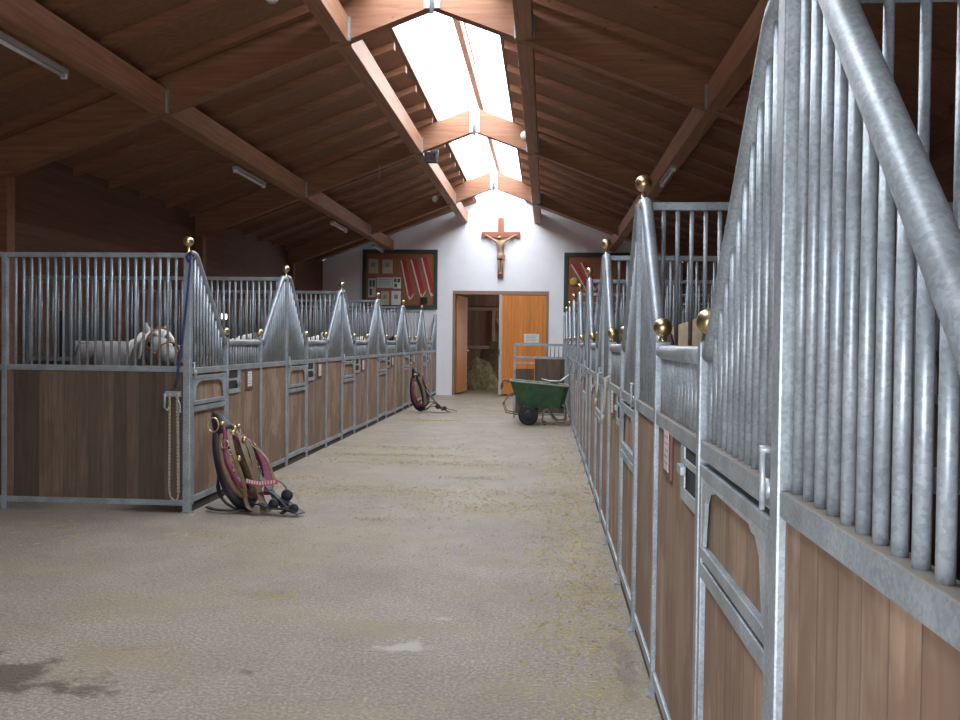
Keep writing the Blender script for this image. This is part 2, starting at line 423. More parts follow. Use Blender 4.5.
mb = MB(); mb.prism([(-2.0, 35.88, 2.55), (-1.5, 35.88, 1.75), (-1.4, 35.88, 1.82), (-1.9, 35.88, 2.62)], (0, .1, 0)); mb.build('trim_7', 'batten', kind='structure')

# ------------------------------------------------------------------ the double door
def door_root(name, loc, rz=0):
    d = bpy.data.objects.new(name, None); COL.objects.link(d); d.location = loc; d.rotation_euler = (0,0,rz); d['kind'] = 'structure'; return d
mb = MB().box(DX0, DX0+.07, YW-.01, YW+.26, 0, DZ).box(DX1-.07, DX1, YW-.01, YW+.26, 0, DZ).box(DX0+.07, DX1-.07, YW+.0, YW+.26, DZ-.11, DZ)
mb.build('door_frame', 'doorframe', kind='structure')
d = door_root('door_1', (DX0+.08, YW+.2, 0), math.radians(82))
mb = MB().box(0, 1.38, -.05, 0, .06, DZ-.13, .004); mb.build('door_leaf', 'dooror', d)
MB().box(1.381, 1.40, -.055, .005, .06, DZ-.13).build('leaf_edge', 'edge', d)
MB().sphere((1.32, -.09, 1.38), .035, 2).tube([(1.32,-.05,1.38),(1.32,-.09,1.38)], .012, 8).build('knob', 'white', d)
d = door_root('door_2', (DX1-.075, YW+.06, 0))
MB().box(-1.36, 0, -.05, 0, .06, DZ-.13, .004).build('door_leaf', 'dooror', d)
MB().box(-1.45, -1.361, -.065, .015, .04, DZ-.11).build('leaf_edge', 'edge', d)
MB().box(-1.445, -1.425, -.095, -.066, 1.25, 1.45).build('handle', 'black', d)
t = thing('door_sign', 'small white paper sign fixed on the orange door', 'sign', (-.45, YW+.008, 1.79))
MB().box(-.23, .23, -.012, 0, -.135, .135).build('sign_sheet', 'paper', t)
mb = MB()
for k in range(4): mb.box(-.17, .17-.05*(k % 2), -.014, -.012, .075-.05*k-.008, .075-.05*k+.008)
mb.build('lettering', 'ink', t)

# ------------------------------------------------------------------ stall fronts
BAR = .0135
def frontage(x, y0, s, B, label, fine, n_end=False, skip_card=False):
    """one bay: local y runs along the aisle, local x*s points into the aisle"""
    t = thing('horse_stall', label, 'horse stall', (x, y0, 0), 0, None)
    def bx(a, b, u0, u1, z0, z1, bev=.004):      # a,b = offsets measured away from the aisle
        xa, xb = sorted((-s*a, -s*b)); return MB().box(xa, xb, u0, u1, z0, z1, bev)
    U1, U2 = (1.03, 2.20) if s > 0 else (1.05, 2.30)
    dz, dd = (0, 0) if s > 0 else (-.038, -.06)
    # posts
    for u, z in ((0, 2.49), (U1, 1.69), (U2, 1.69)):
        w = .034 if u == 0 else .026
        bx(-.008, .062, u-w, u+w, 0, z, .006).build('post', 'galv', t)
        bx(-.03, .08, u-.034, u+.034, 0, .012, 0).build('foot_plate', 'galv', t)
    if n_end: bx(-.008, .062, B-.034, B+.034, 0, 2.49, .006).build('post', 'galv', t)
    cx = -s*.027
    # rails
    def rail(u0, u1, z0, z1, nm='rail', mat='galv_dust'): return bx(-.002, .056, u0, u1, z0, z1, .006).build(nm, mat, t)
    rail(.036, U1-.028, 1.335+dz, 1.395+dz); rail(U1+.028, U2-.028, 1.335+dz, 1.395+dz); rail(U2+.028, B-.036, 1.335+dz, 1.395+dz)
    rail(U1+.028, U2-.028, .07, .125, mat='galv'); rail(U2+.028, B-.036, .07, .125, mat='galv')
    bx(.012, .042, .036, B-.036, 0, .068, 0).build('plinth', 'plinth', t)
    zs, zp = 1.64, 2.475
    MB().tube([(cx, U1+.027, zs), (cx, U2-.027, zs)], .034, 16).build('low_rail', 'galv_dust', t)
    sl = []
    p1, p2 = (.955, 2.33) if s > 0 else (.965, 2.366)              # feet of the two slopes
    MB().tube([(cx, .036, 2.495), (cx, .13, 2.495), (cx, .175, 2.485), (cx, .215, 2.455), (cx, p1, zs+.03), (cx, p1+.03, zs)], .033, 16).build('sloping_rail', 'galv', t)
    MB().tube([(cx, B-.036, zp), (cx, B-.12, zp), (cx, B-.17, zp-.013), (cx, B-.215, zp-.05), (cx, p2, zs+.03), (cx, p2-.02, zs)], .033, 16).build('sloping_rail', 'galv', t)
    # finials
    for (u, z, r) in ((0, 2.605, .049), (U1, 1.757, .045), (U2, 1.757, .045)):
        zb0 = 2.49 if u == 0 else 1.69
        f = MB().sphere((cx, u, z), r, 3).build('finial', 'brass', t)
        MB().lathe([(.020, zb0-.002), (.020, zb0+.012), (.012, zb0+.018), (.012, z-r+.012)], (cx, u, 0), 'Z', 12).build('finial_neck', 'brass', f)
    # bars
    bars = []
    n1 = int((U1-.05)/.082)
    for k in range(n1):
        u = .078+.082*k
        bars.append((u, min(zp, 2.455-(2.455-zs-.03)*(u-.215)/(p1-.215))))
    n2 = int((U2-U1-.05)/.082)
    for k in range(n2): bars.append((U1+.075+(U2-U1-.15)*k/(n2-1), zs-.02))
    n3 = int((B-U2-.06)/.082)
    for k in range(n3):
        u = B-.078-.082*k
        bars.append((u, min(zp, zp-.05-(zp-.05-zs-.03)*(B-u-.215)/(B-p2-.215))))
    if fine:
        for u, z in bars: MB().tube([(cx, u, 1.393+dz), (cx, u, z)], BAR, 12).build('bar', 'galv', t)
    else:
        for q in (bars[:n1], bars[n1:n1+n2], bars[n1+n2:]):
            mb = MB()
            for u, z in q: mb.tube([(cx, u, 1.393+dz), (cx, u, z)], BAR, 8)
            mb.build('grille', 'galv', t)
    # boards
    bx(.012, .045, U1+.028, U2-.028, .127, 1.333+dz, 0).build('board_panel', 'stallwood', t)
    bx(.012, .045, U2+.028, B-.036, .127, 1.333+dz, 0).build('board_panel', 'stallwood', t)
    # door
    d = bx(.014, .044, .085, U1-.075, .15, .965+dd, 0).build('door', 'stallwood', t)
    def sub(mb, nm, mat): return mb.build(nm, mat, d)
    mb = MB()
    def fr(u0, u1, z0, z1):
        xa, xb = sorted((s*.004, -s*.05)); mb.box(xa, xb, u0, u1, z0, z1, .004)
    fr(.045, .085, .07, 1.315+dz); fr(U1-.075, U1-.035, .07, 1.315+dz); fr(.085, U1-.075, .09, .15)
    fr(.085, U1-.075, .965+dd, 1.015+dd); fr(.085, U1-.075, 1.03+dd, 1.07+dd); fr(.085, U1-.075, 1.275+dz, 1.315+dz)
    sub(mb, 'door_frame', 'galv')
    xa, xb = sorted((-s*.018, -s*.046)); sub(MB().box(xa, xb, .085, U1-.075, 1.07+dd, 1.275+dz), 'upper_board', 'stallwood')
    # arched plate with its cut-out
    a0, a1, z0, z1 = .085, U1-.075, 1.07+dd, 1.275+dz
    w = a1-a0
    inner = [(.035, z0), (.075, z1-.075), (.13, z1-.03), (.18, z1-.03), (.21, z1-.014), (.79, z1-.014), (.82, z1-.03), (.87, z1-.03), (.925, z1-.075), (.965, z0)]
    outer = [(0, z0), (0, z0+.1), (0, z1), (.22, z1), (.25, z1), (.75, z1), (.78, z1), (1, z1), (1, z0+.1), (1, z0)]
    mb = MB(); bm = mb.bm
    G = [[[bm.verts.new((xx, a0+f*w, z)) for f, z in pth] for pth in (outer, inner)] for xx in (s*.002, -s*.010)]
    for j in range(9):
        for g in G: bm.faces.new((g[0][j], g[0][j+1], g[1][j+1], g[1][j]))
        for q in (0, 1): bm.faces.new((G[0][q][j], G[0][q][j+1], G[1][q][j+1], G[1][q][j]))
    for j in (0, 9): bm.faces.new((G[0][0][j], G[0][1][j], G[1][1][j], G[1][0][j]))
    sub(mb, 'arched_plate', 'sheet')
    # latch at the mid rail beside the peak post
    mb = MB().tube([(s*.022, .045, 1.44), (s*.022, .045, 1.30)], .007, 8).tube([(s*.0, .045, 1.44), (s*.03, .045, 1.44)], .009, 8)
    mb.lathe([(.0245, 0), (.0245, .02)], (s*.012, .075, 1.345), 'X', 16)
    sub(mb, 'latch', 'sheet')
    # feed hatch: two slots in a folded plate
    h0, h1 = U1+.03, U1+.03+.40
    mb = MB()
    xa, xb = sorted((s*.0, -s*.02))
    mb.box(xa, xb, h0, h1, 1.085, 1.135, .003); mb.box(xa, xb, h1-.09, h1, 1.135, 1.333+dz, .003); mb.box(xa, xb, h0, h1-.09, 1.225, 1.250, .003)
    h = mb.build('feed_hatch', 'sheet', t)
    xa, xb = sorted((-s*.006, -s*.0115))
    MB().box(xa, xb, h0, h1-.09, 1.135, 1.333+dz).build('slot_dark', 'blackrub', h)  # black sheet standing in for the darkness inside the open slots
    xa, xb = sorted((s*.02, -s*.0)); MB().box(xa, xb, h1-.14, h1-.03, 1.19, 1.225, .004).build('hatch_handle', 'galv', h)
    return t
def card(x, y0, s, B, where, mat='paper'):
    U1 = 1.03 if s > 0 else 1.05
    u0 = U1+(.62 if s > 0 else .72)
    t = thing('stall_card', 'paper card in dark red frame on the %s' % where, 'stall card', (x-s*.0115, y0+u0, 1.22))
    xa, xb = sorted((0, s*.012)); MB().box(xa, xb, 0, .24, -.115, .115, .003).build('card_frame', 'cardred', t)
    xa, xb = sorted((s*.012, s*.015)); f = MB().box(xa, xb, .05, .19, -.085, .085).build('card_sheet', mat, t)
    mb = MB(); xa, xb = sorted((s*.015, s*.0155))
    for k in range(5): mb.box(xa, xb, .065, .175-.02*(k % 3), .06-.028*k-.004, .06-.028*k+.004)
    mb.build('lettering', 'ink', f)
ordn = ['nearest', 'second', 'third', 'fourth', 'fifth', 'sixth', 'seventh', 'eighth']
for i in range(6):
    frontage(XL, DL+BL*i, 1, BL, ['left row stall front beside the hanging blue lead rope', 'second stall front of the left row from the near corner', 'third stall front of the left row from the near corner',
             'third stall front of the left row from the white wall', 'left row stall front with the far horse collar against it', 'left row stall front that ends at the white wall'][i], i < 2, i == 5)
    card(XL, DL+BL*i, 1, BL, '%s stall panel of the left row' % (ordn[i] if i < 5 else 'last'))
for i in range(-1, 8):
    lab = ['right row stall front close beside the camera, cut by the picture edge', 'right row stall front with the large arched door plate and latch', 'second right row stall front, with white rope on its panel',
           'third right row stall front along the aisle', 'fourth right row stall front along the aisle', 'right row stall front just before the green wheelbarrow', 'right row stall front beside the green wheelbarrow',
           'second to last stall front of the right row', 'right row stall front that ends at the white wall'][i+1]
    frontage(XR, DR+BR*i, -1, BR, lab, i < 3, i == 7)
    if i >= 0: card(XR, DR+BR*i, -1, BR, '%s stall panel of the right row' % (ordn[i] if i < 7 else 'last'), 'pinkpaper' if i == 0 else 'paper')

# ------------------------------------------------------------------ partitions between stalls
def partition(x, y, s, D, label, fine):
    t = thing('stall_divider', label, 'stall divider', (x, y, 0)); t['kind'] = 'thing'
    def bx(a, b, y0, y1, z0, z1, bev=.004):
        xa, xb = sorted((-s*a, -s*b)); return MB().box(xa, xb, y0, y1, z0, z1, bev)
    mid = 1.85
    for a in (mid, D-.06):
        bx(a-.025, a+.025, -.025, .025, 0, 2.49, .005).build('post', 'galv', t)
    a0 = .066
    spans = ((a0, mid-.027), (mid+.027, D-.087))
    for p, q in spans:
        for z0, z1 in ((2.45, 2.495), (1.355, 1.41), (.07, .125)):
            bx(p, q, -.022, .022, z0, z1).build('rail', 'galv_dust', t)
        bx(p, q, -.016, .016, .127, 1.353, 0).build('board_panel', 'stallwood_x_shaded', t)
        n = int(round((q-p)/.0785))-1
        g = MB()
        for k in range(n):
            xx = -s*(p+(q-p)*(k+1)/(n+1))
            if fine: MB().tube([(xx, 0, 1.408), (xx, 0, 2.452)], .0125, 12).build('bar', 'galv', t)
            else: g.tube([(xx, 0, 1.408), (xx, 0, 2.452)], .0125, 8)
        if not fine: g.build('grille', 'galv', t)
        else: g.bm.free()
for i in range(6):
    partition(XL, DL+BL*i, 1, abs(WL-XL), ['barred stall partition at the near corner, facing the camera, left row', 'left row partition behind the grey and white horse', 'left row partition in line with the third gilt post ball',
        'left row partition in line with the fourth gilt post ball', 'left row partition in line with the fifth gilt post ball', 'left row partition closest to the white wall'][i], i < 2)
for i in range(-1, 8):
    lab = ['right row partition behind the camera', 'right row partition whose bars rise behind the big sloping rail', 'right row partition under the largest gilt post ball', 'right row partition under the second largest post ball',
           'third right row partition beyond the largest post ball', 'right row partition before the green wheelbarrow', 'right row partition level with the green wheelbarrow', 'right row partition beyond the open stall door', 'right row partition closest to the white wall'][i+1]
    partition(XR, DR+BR*i, -1, abs(WR-XR), lab, 0 <= i < 3)

# ------------------------------------------------------------------ open stall door across the aisle, wheelbarrow, shovel
t = thing('open_stall_door', 'open galvanised stall door standing across the aisle behind the wheelbarrow', 'stall door', (.44, 20.25, 0))
MB().box(-1.15, -1.10, -.025, .025, 0, 1.66, .004).build('post', 'galv', t)
MB().box(-.03, .02, -.025, .025, 0, 1.66, .004).build('post', 'galv', t)
for z in (1.62, 1.335, .09): MB().box(-1.10, -.03, -.022, .022, z-.025, z+.025, .004).build('rail', 'galv_dust', t)
MB().box(-1.10, -.68, -.02, .02, 1.20, 1.23).build('rail', 'galv', t)
MB().box(-1.10, -.69, -.018, .018, .12, 1.09).build('board_panel', 'stallwood_x_shaded', t)
MB().box(-.68, -.03, -.018, .018, .12, 1.308).build('board_panel', 'stallwood_x_shaded', t)
for k in range(5): MB().tube([(-.43+.09*k, 0, 1.36), (-.43+.09*k, 0, 1.60)], .0125, 8).build('bar', 'galv', t)

t = thing('wheelbarrow', 'green two-wheeled stable wheelbarrow parked against the right row', 'wheelbarrow', (-.14, 18.95, 0))
# tub
mb = MB(); bm = mb.bm
top = [(-.58,-.38,.89),(.61,-.38,.79),(.61,.38,.79),(-.58,.38,.89)]
bot = [(-.40,-.27,.36),(.50,-.27,.33),(.50,.27,.33),(-.40,.27,.36)]
def ring(pts, sc=1.):
    out = []
    for i in range(4):
        a, b2 = Vector(pts[i]), Vector(pts[(i+1) % 4])
        for f in (.08, .3, .5, .7, .92): out.append(bm.verts.new(a.lerp(b2, f)))
    return out
def lerp4(f): return [tuple(Vector(bot[i]).lerp(Vector(top[i]), f)) for i in range(4)]
rings = [ring(lerp4(f)) for f in (0, .25, .6, 1.)]
inn = []
for f in (1., .6, .25, .05):
    q = lerp4(f); c0 = sum((Vector(p) for p in q), Vector())/4
    inn.append(ring([tuple(c0+(Vector(p)-c0)*.965) for p in q]))
allr = rings+inn
for A, B2 in zip(allr, allr[1:]):
    n = len(A)
    for k in range(n): f = bm.faces.new((A[k], A[(k+1) % n], B2[(k+1) % n], B2[k]))
bm.faces.new(allr[0]); bm.faces.new(allr[-1])
mb.build('tub', 'barrow', t)
rp = []
for i in range(4):
    a, b2 = Vector(top[i]), Vector(top[(i+1) % 4])
    for f in (.06, .5, .94): rp.append(a.lerp(b2, f))
MB().tube(rp, .016, 8, closed=True).build('rim', 'barrowrim', t)
for sy in (-.42, .42):
    w = MB()
    pr = [(.10,-.035),(.17,-.045),(.195,-.03),(.20,0),(.195,.03),(.17,.045),(.10,.035)]
    w.lathe(pr, (-.20, sy, .20), 'Y', 28); w = w.build('wheel', 'blackrub', t)
    MB().lathe([(.02,-.05),(.09,-.04),(.105,-.036),(.105,.036),(.09,.04),(.02,.05)], (-.20, sy, .20), 'Y', 20).build('hub', 'black', w)
MB().tube([(-.20,-.46,.20),(-.20,.46,.20)], .014, 8).build('axle', 'rust', t)
for sy in (-.31, .31):
    MB().tube([(-.30,sy,.40),(-.20,sy,.235),(.05,sy,.24),(.18,sy,.33),(.30,sy,.14),(.40,sy,.06),(.52,sy,.06),(.56,sy,.12),(.56,sy,.34),(.48,sy,.42)], .017, 8).build('frame_tube', 'rust', t)
    MB().tube([(.12,sy,.30),(.08,sy,.10),(.10,sy,.02),(.16,sy,.015)], .015, 8).build('leg', 'rust', t)
    MB().tube([(-.45,sy*.8,.62),(-.60,sy*.8,.60),(-.72,sy*.8,.42),(-.66,sy*.8,.24),(-.40,sy*.8,.20)], .013, 8).build('tip_bar', 'rust', t)
MB().tube([(-.60,-.28,.86),(-.72,-.28,.90),(-.76,-.28,.82),(-.76,-.28,.72)], .015, 8).tube([(-.60,.28,.86),(-.72,.28,.90),(-.76,.28,.82),(-.76,.28,.72)], .015, 8).tube([(-.76,-.28,.72),(-.76,.28,.72)], .015, 8).build('handle', 'rust', t)
t = thing('shovel', 'pale metal shovel lying across the green wheelbarrow', 'shovel', (.18, 18.75, .83))
mb = MB(); bm = mb.bm
P = [[(-.26,-.11,.10),(-.27,0,.085),(-.26,.11,.10)],[(-.10,-.13,.06),(-.10,0,.03),(-.10,.13,.06)],[(.04,-.12,.06),(.04,0,.0),(.04,.12,.06)],[(.10,-.03,.05),(.10,0,.03),(.10,.03,.05)]]
V = [[bm.verts.new(p) for p in r] for r in P]
W2 = [[bm.verts.new((p[0],p[1],p[2]+.012)) for p in r] for r in P]
for i in range(3):
    for j in range(2):
        bm.faces.new((V[i][j],V[i+1][j],V[i+1][j+1],V[i][j+1])); bm.faces.new((W2[i][j],W2[i][j+1],W2[i+1][j+1],W2[i+1][j]))
for j in (0,2):
    for i in range(3): bm.faces.new((V[i][j],W2[i][j],W2[i+1][j],V[i+1][j]))
for i in (0,3):
    for j in range(2): bm.faces.new((V[i][j],V[i][j+1],W2[i][j+1],W2[i][j]))
mb.build('blade', 'blade', t)
MB().tube([(.06,0,.03),(.16,0,.09),(.30,.02,.20)], .017, 10).build('shaft', 'blade', t)

# ------------------------------------------------------------------ hay room contents
mb = MB(); bm = mb.bm
import mathutils.noise as mn
bmesh.ops.create_icosphere(bm, subdivisions=4, radius=1)
for v in bm.verts:
    c0 = v.co.copy(); f = 1+.30*mn.noise(c0*2.3)+.14*mn.noise(c0*6)
    v.co = Vector((c0.x*.62*f, c0.y*.6*f, max(0, c0.z*.95*f)))
hp = mb.build('hay_pile', 'hay', loc=(-2.35, 32.3, 0)); tag(hp, 'loose greenish hay pile behind the open orange door leaf', 'hay pile')
hs = MB()
for k in range(900):
    a = random.uniform(0, 2*PI); e = random.uniform(0, PI/2); r = random.uniform(.9, 1.08)
    p = Vector((math.cos(a)*math.cos(e)*.66*r, math.sin(a)*math.cos(e)*.62*r, math.sin(e)*.98*r))
    dv = Vector((random.gauss(0,1), random.gauss(0,1), random.gauss(-.2,.6))).normalized()*.12
    hs.tube([p-dv*.5, p+dv*.5], .004, 3, cap=False)
hs.build('hay_strands', 'straw', hp, kind='stuff')
mb = MB(); mb.lathe([(.30,0),(.56,.03),(.60,.12),(.60,.7),(.60,1.28),(.56,1.37),(.3,1.40)], (0,0,0), 'Z', 40)
for v in mb.bm.verts:
    n_ = mn.noise(v.co*5)*.03; v.co.x *= 1+n_; v.co.y *= 1+n_
b0 = mb.build('hay_bale', 'bale', loc=(-1.82, 33.9, 0)); tag(b0, 'round grey brown hay bale standing on end in the doorway gap', 'hay bale')
MB().box(-.32,.32,-.22,.22,0,.30,.04).build('straw_block','hay',b0,loc=(.05,-.1,1.38))

# ------------------------------------------------------------------ crucifix
t = thing('crucifix', 'brown wooden crucifix with carved figure high on the white wall', 'crucifix', (-1.43, YW, 3.64))
MB().box(-.09, .09, -.10, -.005, 0, 1.85, .012).build('upright', 'cross', t)
MB().box(-.59, -.091, -.10, -.005, 1.235, 1.415, .012).box(.091, .59, -.10, -.005, 1.235, 1.415, .012).box(-.0905, .0905, -.106, -.1005, 1.235, 1.415).build('crossbeam', 'cross', t)
def skin(name, verts, edges, radii, mat, parent=None, loc=None, levels=1, root=0):
    me = bpy.data.meshes.new(name); me.from_pydata(verts, edges, [])
    o = bpy.data.objects.new(name, me); COL.objects.link(o)
    o.modifiers.new('s', 'SKIN').use_smooth_shade = True
    lay = me.skin_vertices[0].data
    for i, r in enumerate(radii):
        lay[i].radius = r if isinstance(r, tuple) else (r, r); lay[i].use_root = (i == root)
    sd = o.modifiers.new('d', 'SUBSURF'); sd.levels = levels; sd.render_levels = levels
    dg = bpy.context.evaluated_depsgraph_get()
    me2 = bpy.data.meshes.new_from_object(o.evaluated_get(dg)); me2.name = name
    o.modifiers.clear(); o.data = me2
    me2.materials.clear(); me2.materials.append(M[mat])
    for p in me2.polygons: p.use_smooth = True
    if parent: o.parent = parent
    if loc: o.location = loc
    return o
y0 = -.15
vs = [(0,y0,.66),(0,y0-.01,.78),(-.005,y0-.02,.95),(-.01,y0-.02,1.08),(-.02,y0-.03,1.15),(-.045,y0-.05,1.23),(-.05,y0-.055,1.29),
      (-.13,y0,1.10),(-.28,y0+.01,1.20),(-.44,y0+.025,1.30),(-.50,y0+.02,1.32),(.11,y0,1.10),(.27,y0+.01,1.20),(.43,y0+.025,1.30),(.49,y0+.02,1.32),
      (-.055,y0-.005,.60),(-.045,y0-.05,.38),(-.02,y0+.0,.16),(-.015,y0-.04,.09),(.055,y0-.005,.60),(.05,y0-.045,.38),(.02,y0+.0,.17),(.012,y0-.045,.10)]
es = [(0,1),(1,2),(2,3),(3,4),(4,5),(5,6),(3,7),(7,8),(8,9),(9,10),(3,11),(11,12),(12,13),(13,14),(0,15),(15,16),(16,17),(17,18),(0,19),(19,20),(20,21),(21,22)]
rd = [.085,.075,.095,.095,.04,.065,.05,.05,.035,.025,.022,.05,.035,.025,.022,.06,.045,.028,.025,.06,.045,.028,.025]
fig = skin('figure', vs, es, rd, 'carving', t)
mb = MB(); mb.lathe([(.105,.56),(.115,.62),(.105,.70),(.098,.74)], (0,y0,0), 'Z', 20); mb.prism([(.08,y0-.06,.72),(.15,y0-.04,.68),(.13,y0-.04,.52),(.09,y0-.06,.56)], (0,.04,0))
mb.build('loincloth', 'carving', fig)
MB().sphere((-.05,y0-.025,1.285), .068, 2, (1,.9,1)).build('hair', 'horse_brown', fig)

# ------------------------------------------------------------------ notice boards
PX = .0309
def wx(x): return -3.38+(x-438)*PX
def wz(y): return 4.50-(y-250)*PX
t = thing('notice_board', 'dark green framed notice board of papers and ribbons, left of the door', 'notice board', (0, YW, 0))
X0, X1, Z0, Z1 = wx(362), wx(438), 2.66, 4.50
MB().box(X0+.1, X1-.1, -.03, -.004, Z0+.1, Z1-.1).build('backing', 'boardback', t)
MB().box(X0, X1, -.06, -.002, Z1-.12, Z1, .006).box(X0, X1, -.06, -.002, Z0, Z0+.12, .006).box(X0, X0+.12, -.06, -.002, Z0+.12, Z1-.12, .006).box(X1-.12, X1, -.06, -.002, Z0+.12, Z1-.12, .006).build('frame', 'gframe', t)
def sheet(x0, y0, x1, y1, mat, label, pr=0):
    a = thing('notice_paper', label, 'paper', (wx((x0+x1)/2), YW-.031, wz((y0+y1)/2)))
    w, h = (x1-x0)*PX/2, (y1-y0)*PX/2
    MB().box(-w, w, -.006, 0, -h, h).build('sheet', mat, a)
    mb = MB()
    if pr == 0: mb.box(-w*.4, w*.4, -.008, -.006, -h*.1, h*.5)
    elif pr == 1: mb.box(-w*.75, -w*.1, -.008, -.006, h*.1, h*.8).box(w*.1, w*.8, -.008, -.006, h*.1, h*.8).box(-w*.7, w*.0, -.008, -.006, -h*.8, -h*.1)
    else:
        for k in range(4): mb.box(-w*.7, w*.7, -.008, -.006, h*(.6-.35*k)-.008, h*(.6-.35*k)+.008)
    mb.build('printing', 'print' if pr == 1 else 'ink', a)
sheet(368,259.5,378,274,'paperb','beige framed certificate at upper left of the notice board')
sheet(382,260,392.5,274,'paperb','beige certificate just left of the red ribbons, upper row')
sheet(368,279,375.5,298,'paperg','tall dark printed sheet at left edge of the notice board',1)
sheet(376.5,278,392.8,288.5,'paperg','wide grey sheet at the middle of the notice board',2)
sheet(393.2,278,401,289,'paper','white sheet with dark green pictures, centre of the notice board',1)
sheet(381,292,389,306,'paperb','beige sheet at lower left of the notice board')
sheet(391.5,291.5,401,306,'paper','pale certificate at lower middle of the notice board')
def ribbon(pts, label):
    (xa, ya), (xb, yb2) = pts
    a = thing('prize_ribbon', label, 'ribbon', (wx(xa), YW-.036, wz(ya)))
    dx, dz = (xb-xa)*PX, -(yb2-ya)*PX
    for o0, o1, mat, dd, zt in ((0, .045, 'redwhite', .0, 0), (.045, .19, 'red', .0, .02)):
        mb = MB(); 
        mb.prism([(o0, 0, zt), (o1, 0, zt), (o1*.9+dx, 0, dz+.05), (o0*.9+dx, 0, dz)], (0, -.01, 0))
        mb.build('white_stripe' if mat == 'redwhite' else 'red_band', mat, a)
    mb = MB(); mb.prism([(dx, 0, dz), (dx+.06, 0, dz+.02), (dx+.10, 0, dz-.10), (dx+.05, 0, dz-.12)], (0, -.01, 0)); mb.prism([(dx+.16, 0, dz+.04), (dx+.22, 0, dz+.10), (dx+.12, 0, dz-.10), (dx+.08, 0, dz-.10)], (0, -.012, 0))
    mb.build('ribbon_tail', 'redwhite', a)
ribbon(((400.3,261),(407.8,296.5)), 'red and white prize ribbon nearest the papers')
ribbon(((410.5,260),(419.8,294)), 'middle red and white prize ribbon of three')
ribbon(((421,258),(430,293)), 'red and white prize ribbon closest to the board edge by the door')
MB().box(-.10,.10,-.06,0,-.10,.10,.01).build('meter_box','blackrub',None,(wx(425),YW-.031,wz(301)))
tag(bpy.data.objects['meter_box'], 'small black box under the ribbons on the notice board', 'box')
t = thing('notice_board', 'dark green framed notice board half hidden by the right row posts', 'notice board', (0, YW, 0))
X0, X1, Z0, Z1 = .52, 2.9, 2.6, 4.43
MB().box(X0+.1, X1-.1, -.03, -.004, Z0+.1, Z1-.1).build('backing', 'boardback', t)
MB().box(X0, X1, -.06, -.002, Z1-.12, Z1, .006).box(X0, X1, -.06, -.002, Z0, Z0+.12, .006).box(X0, X0+.12, -.06, -.002, Z0+.12, Z1-.12, .006).box(X1-.12, X1, -.06, -.002, Z0+.12, Z1-.12, .006).build('frame', 'gframe', t)
ribbon(((570.5,264),(585,288)), 'faded red prize ribbon on the right notice board, nearest the door')
ribbon(((580,262),(592,286)), 'second faded red prize ribbon on the right notice board')
MB().sphere((0,0,0), .13, 2, (1,.25,1)).build('rosette', 'yellow', None, (wx(572.5)+.05, YW-.065, wz(281)))
tag(bpy.data.objects['rosette'], 'small yellow rosette low on the right notice board', 'rosette')

# ------------------------------------------------------------------ lamps under the roof
def batten_light(x, y, s, label):
    z = zb(x)
    t = thing('strip_light', label, 'strip light', (x, y, z), 0, 'strip lights under the purlins')
    MB().box(-.045, .045, -.75, .75, -.05, -.002, .005).build('housing', 'lampbody', t)
    MB().tube([(0, -.72, -.072), (0, .72, -.072)], .021, 10).build('tube', 'tube', t)
    for yy_ in (-.735, .735): MB().box(-.03, .03, yy_-.015, yy_+.015, -.10, -.05).build('end_holder', 'white', t)
for y, l in ((8.75,'strip light at the picture corner, above the near left stall'), (15.45,'strip light on the left purlin past the first rafter'), (22.1,'strip light on the left purlin past the second rafter'), (27.2,'strip light on the left purlin next to the white wall')):
    batten_light(XC-3.54, y-.3, -1, l)
batten_light(XC+3.40, 15.4, 1, 'strip light on the right purlin above the largest gilt ball')
def round_lamp(x, y, z, label):
    t = thing('round_lamp', label, 'lamp', (x, y, z))
    MB().lathe([(.085,0),(.085,-.03),(.06,-.04)], (0,0,0), 'Y', 20).build('base', 'lampbody', t)
    MB().sphere((0,-.07,0), .082, 3, (1,.75,1)).build('globe', 'lampglass', t)
round_lamp(-3.0, 24.51, 5.46, 'round cream lamp on the farthest rafter, left of the skylight')
round_lamp(-.46, 17.87, 5.66, 'round cream lamp on the middle rafter, right of the skylight')
round_lamp(-3.18, 10.42, 5.60, 'round lamp under the roof at the top picture edge')
t = thing('floodlight', 'small dark floodlight under the middle rafter by the purlin', 'floodlight', (-2.30, 18.02, zb(-2.3)))
MB().box(-.12,.12,-.04,.10,-.26,-.06,.01).build('housing','blackrub',t)
MB().box(-.09,.09,-.045,-.041,-.23,-.09).build('lens','eye',t)
MB().tube([(-.135,.03,-.16),(-.135,.03,-.012),(.135,.03,-.012),(.135,.03,-.16)], .012, 8).build('bracket','galv',t)
for x, y, lab in ((-3.3, 18.0-.1, 'thin wire hanging from the middle rafter'), (-2.55, 28.2, 'short hook hanging under the purlin by the white wall')):
    z = zb(x)
    tag(MB().tube([(x, y, z+.05), (x+.01, y-.01, z-.10), (x-.01, y-.01, z-.24)], .010, 6).build('hanging_wire', 'galv'), lab, 'wire')

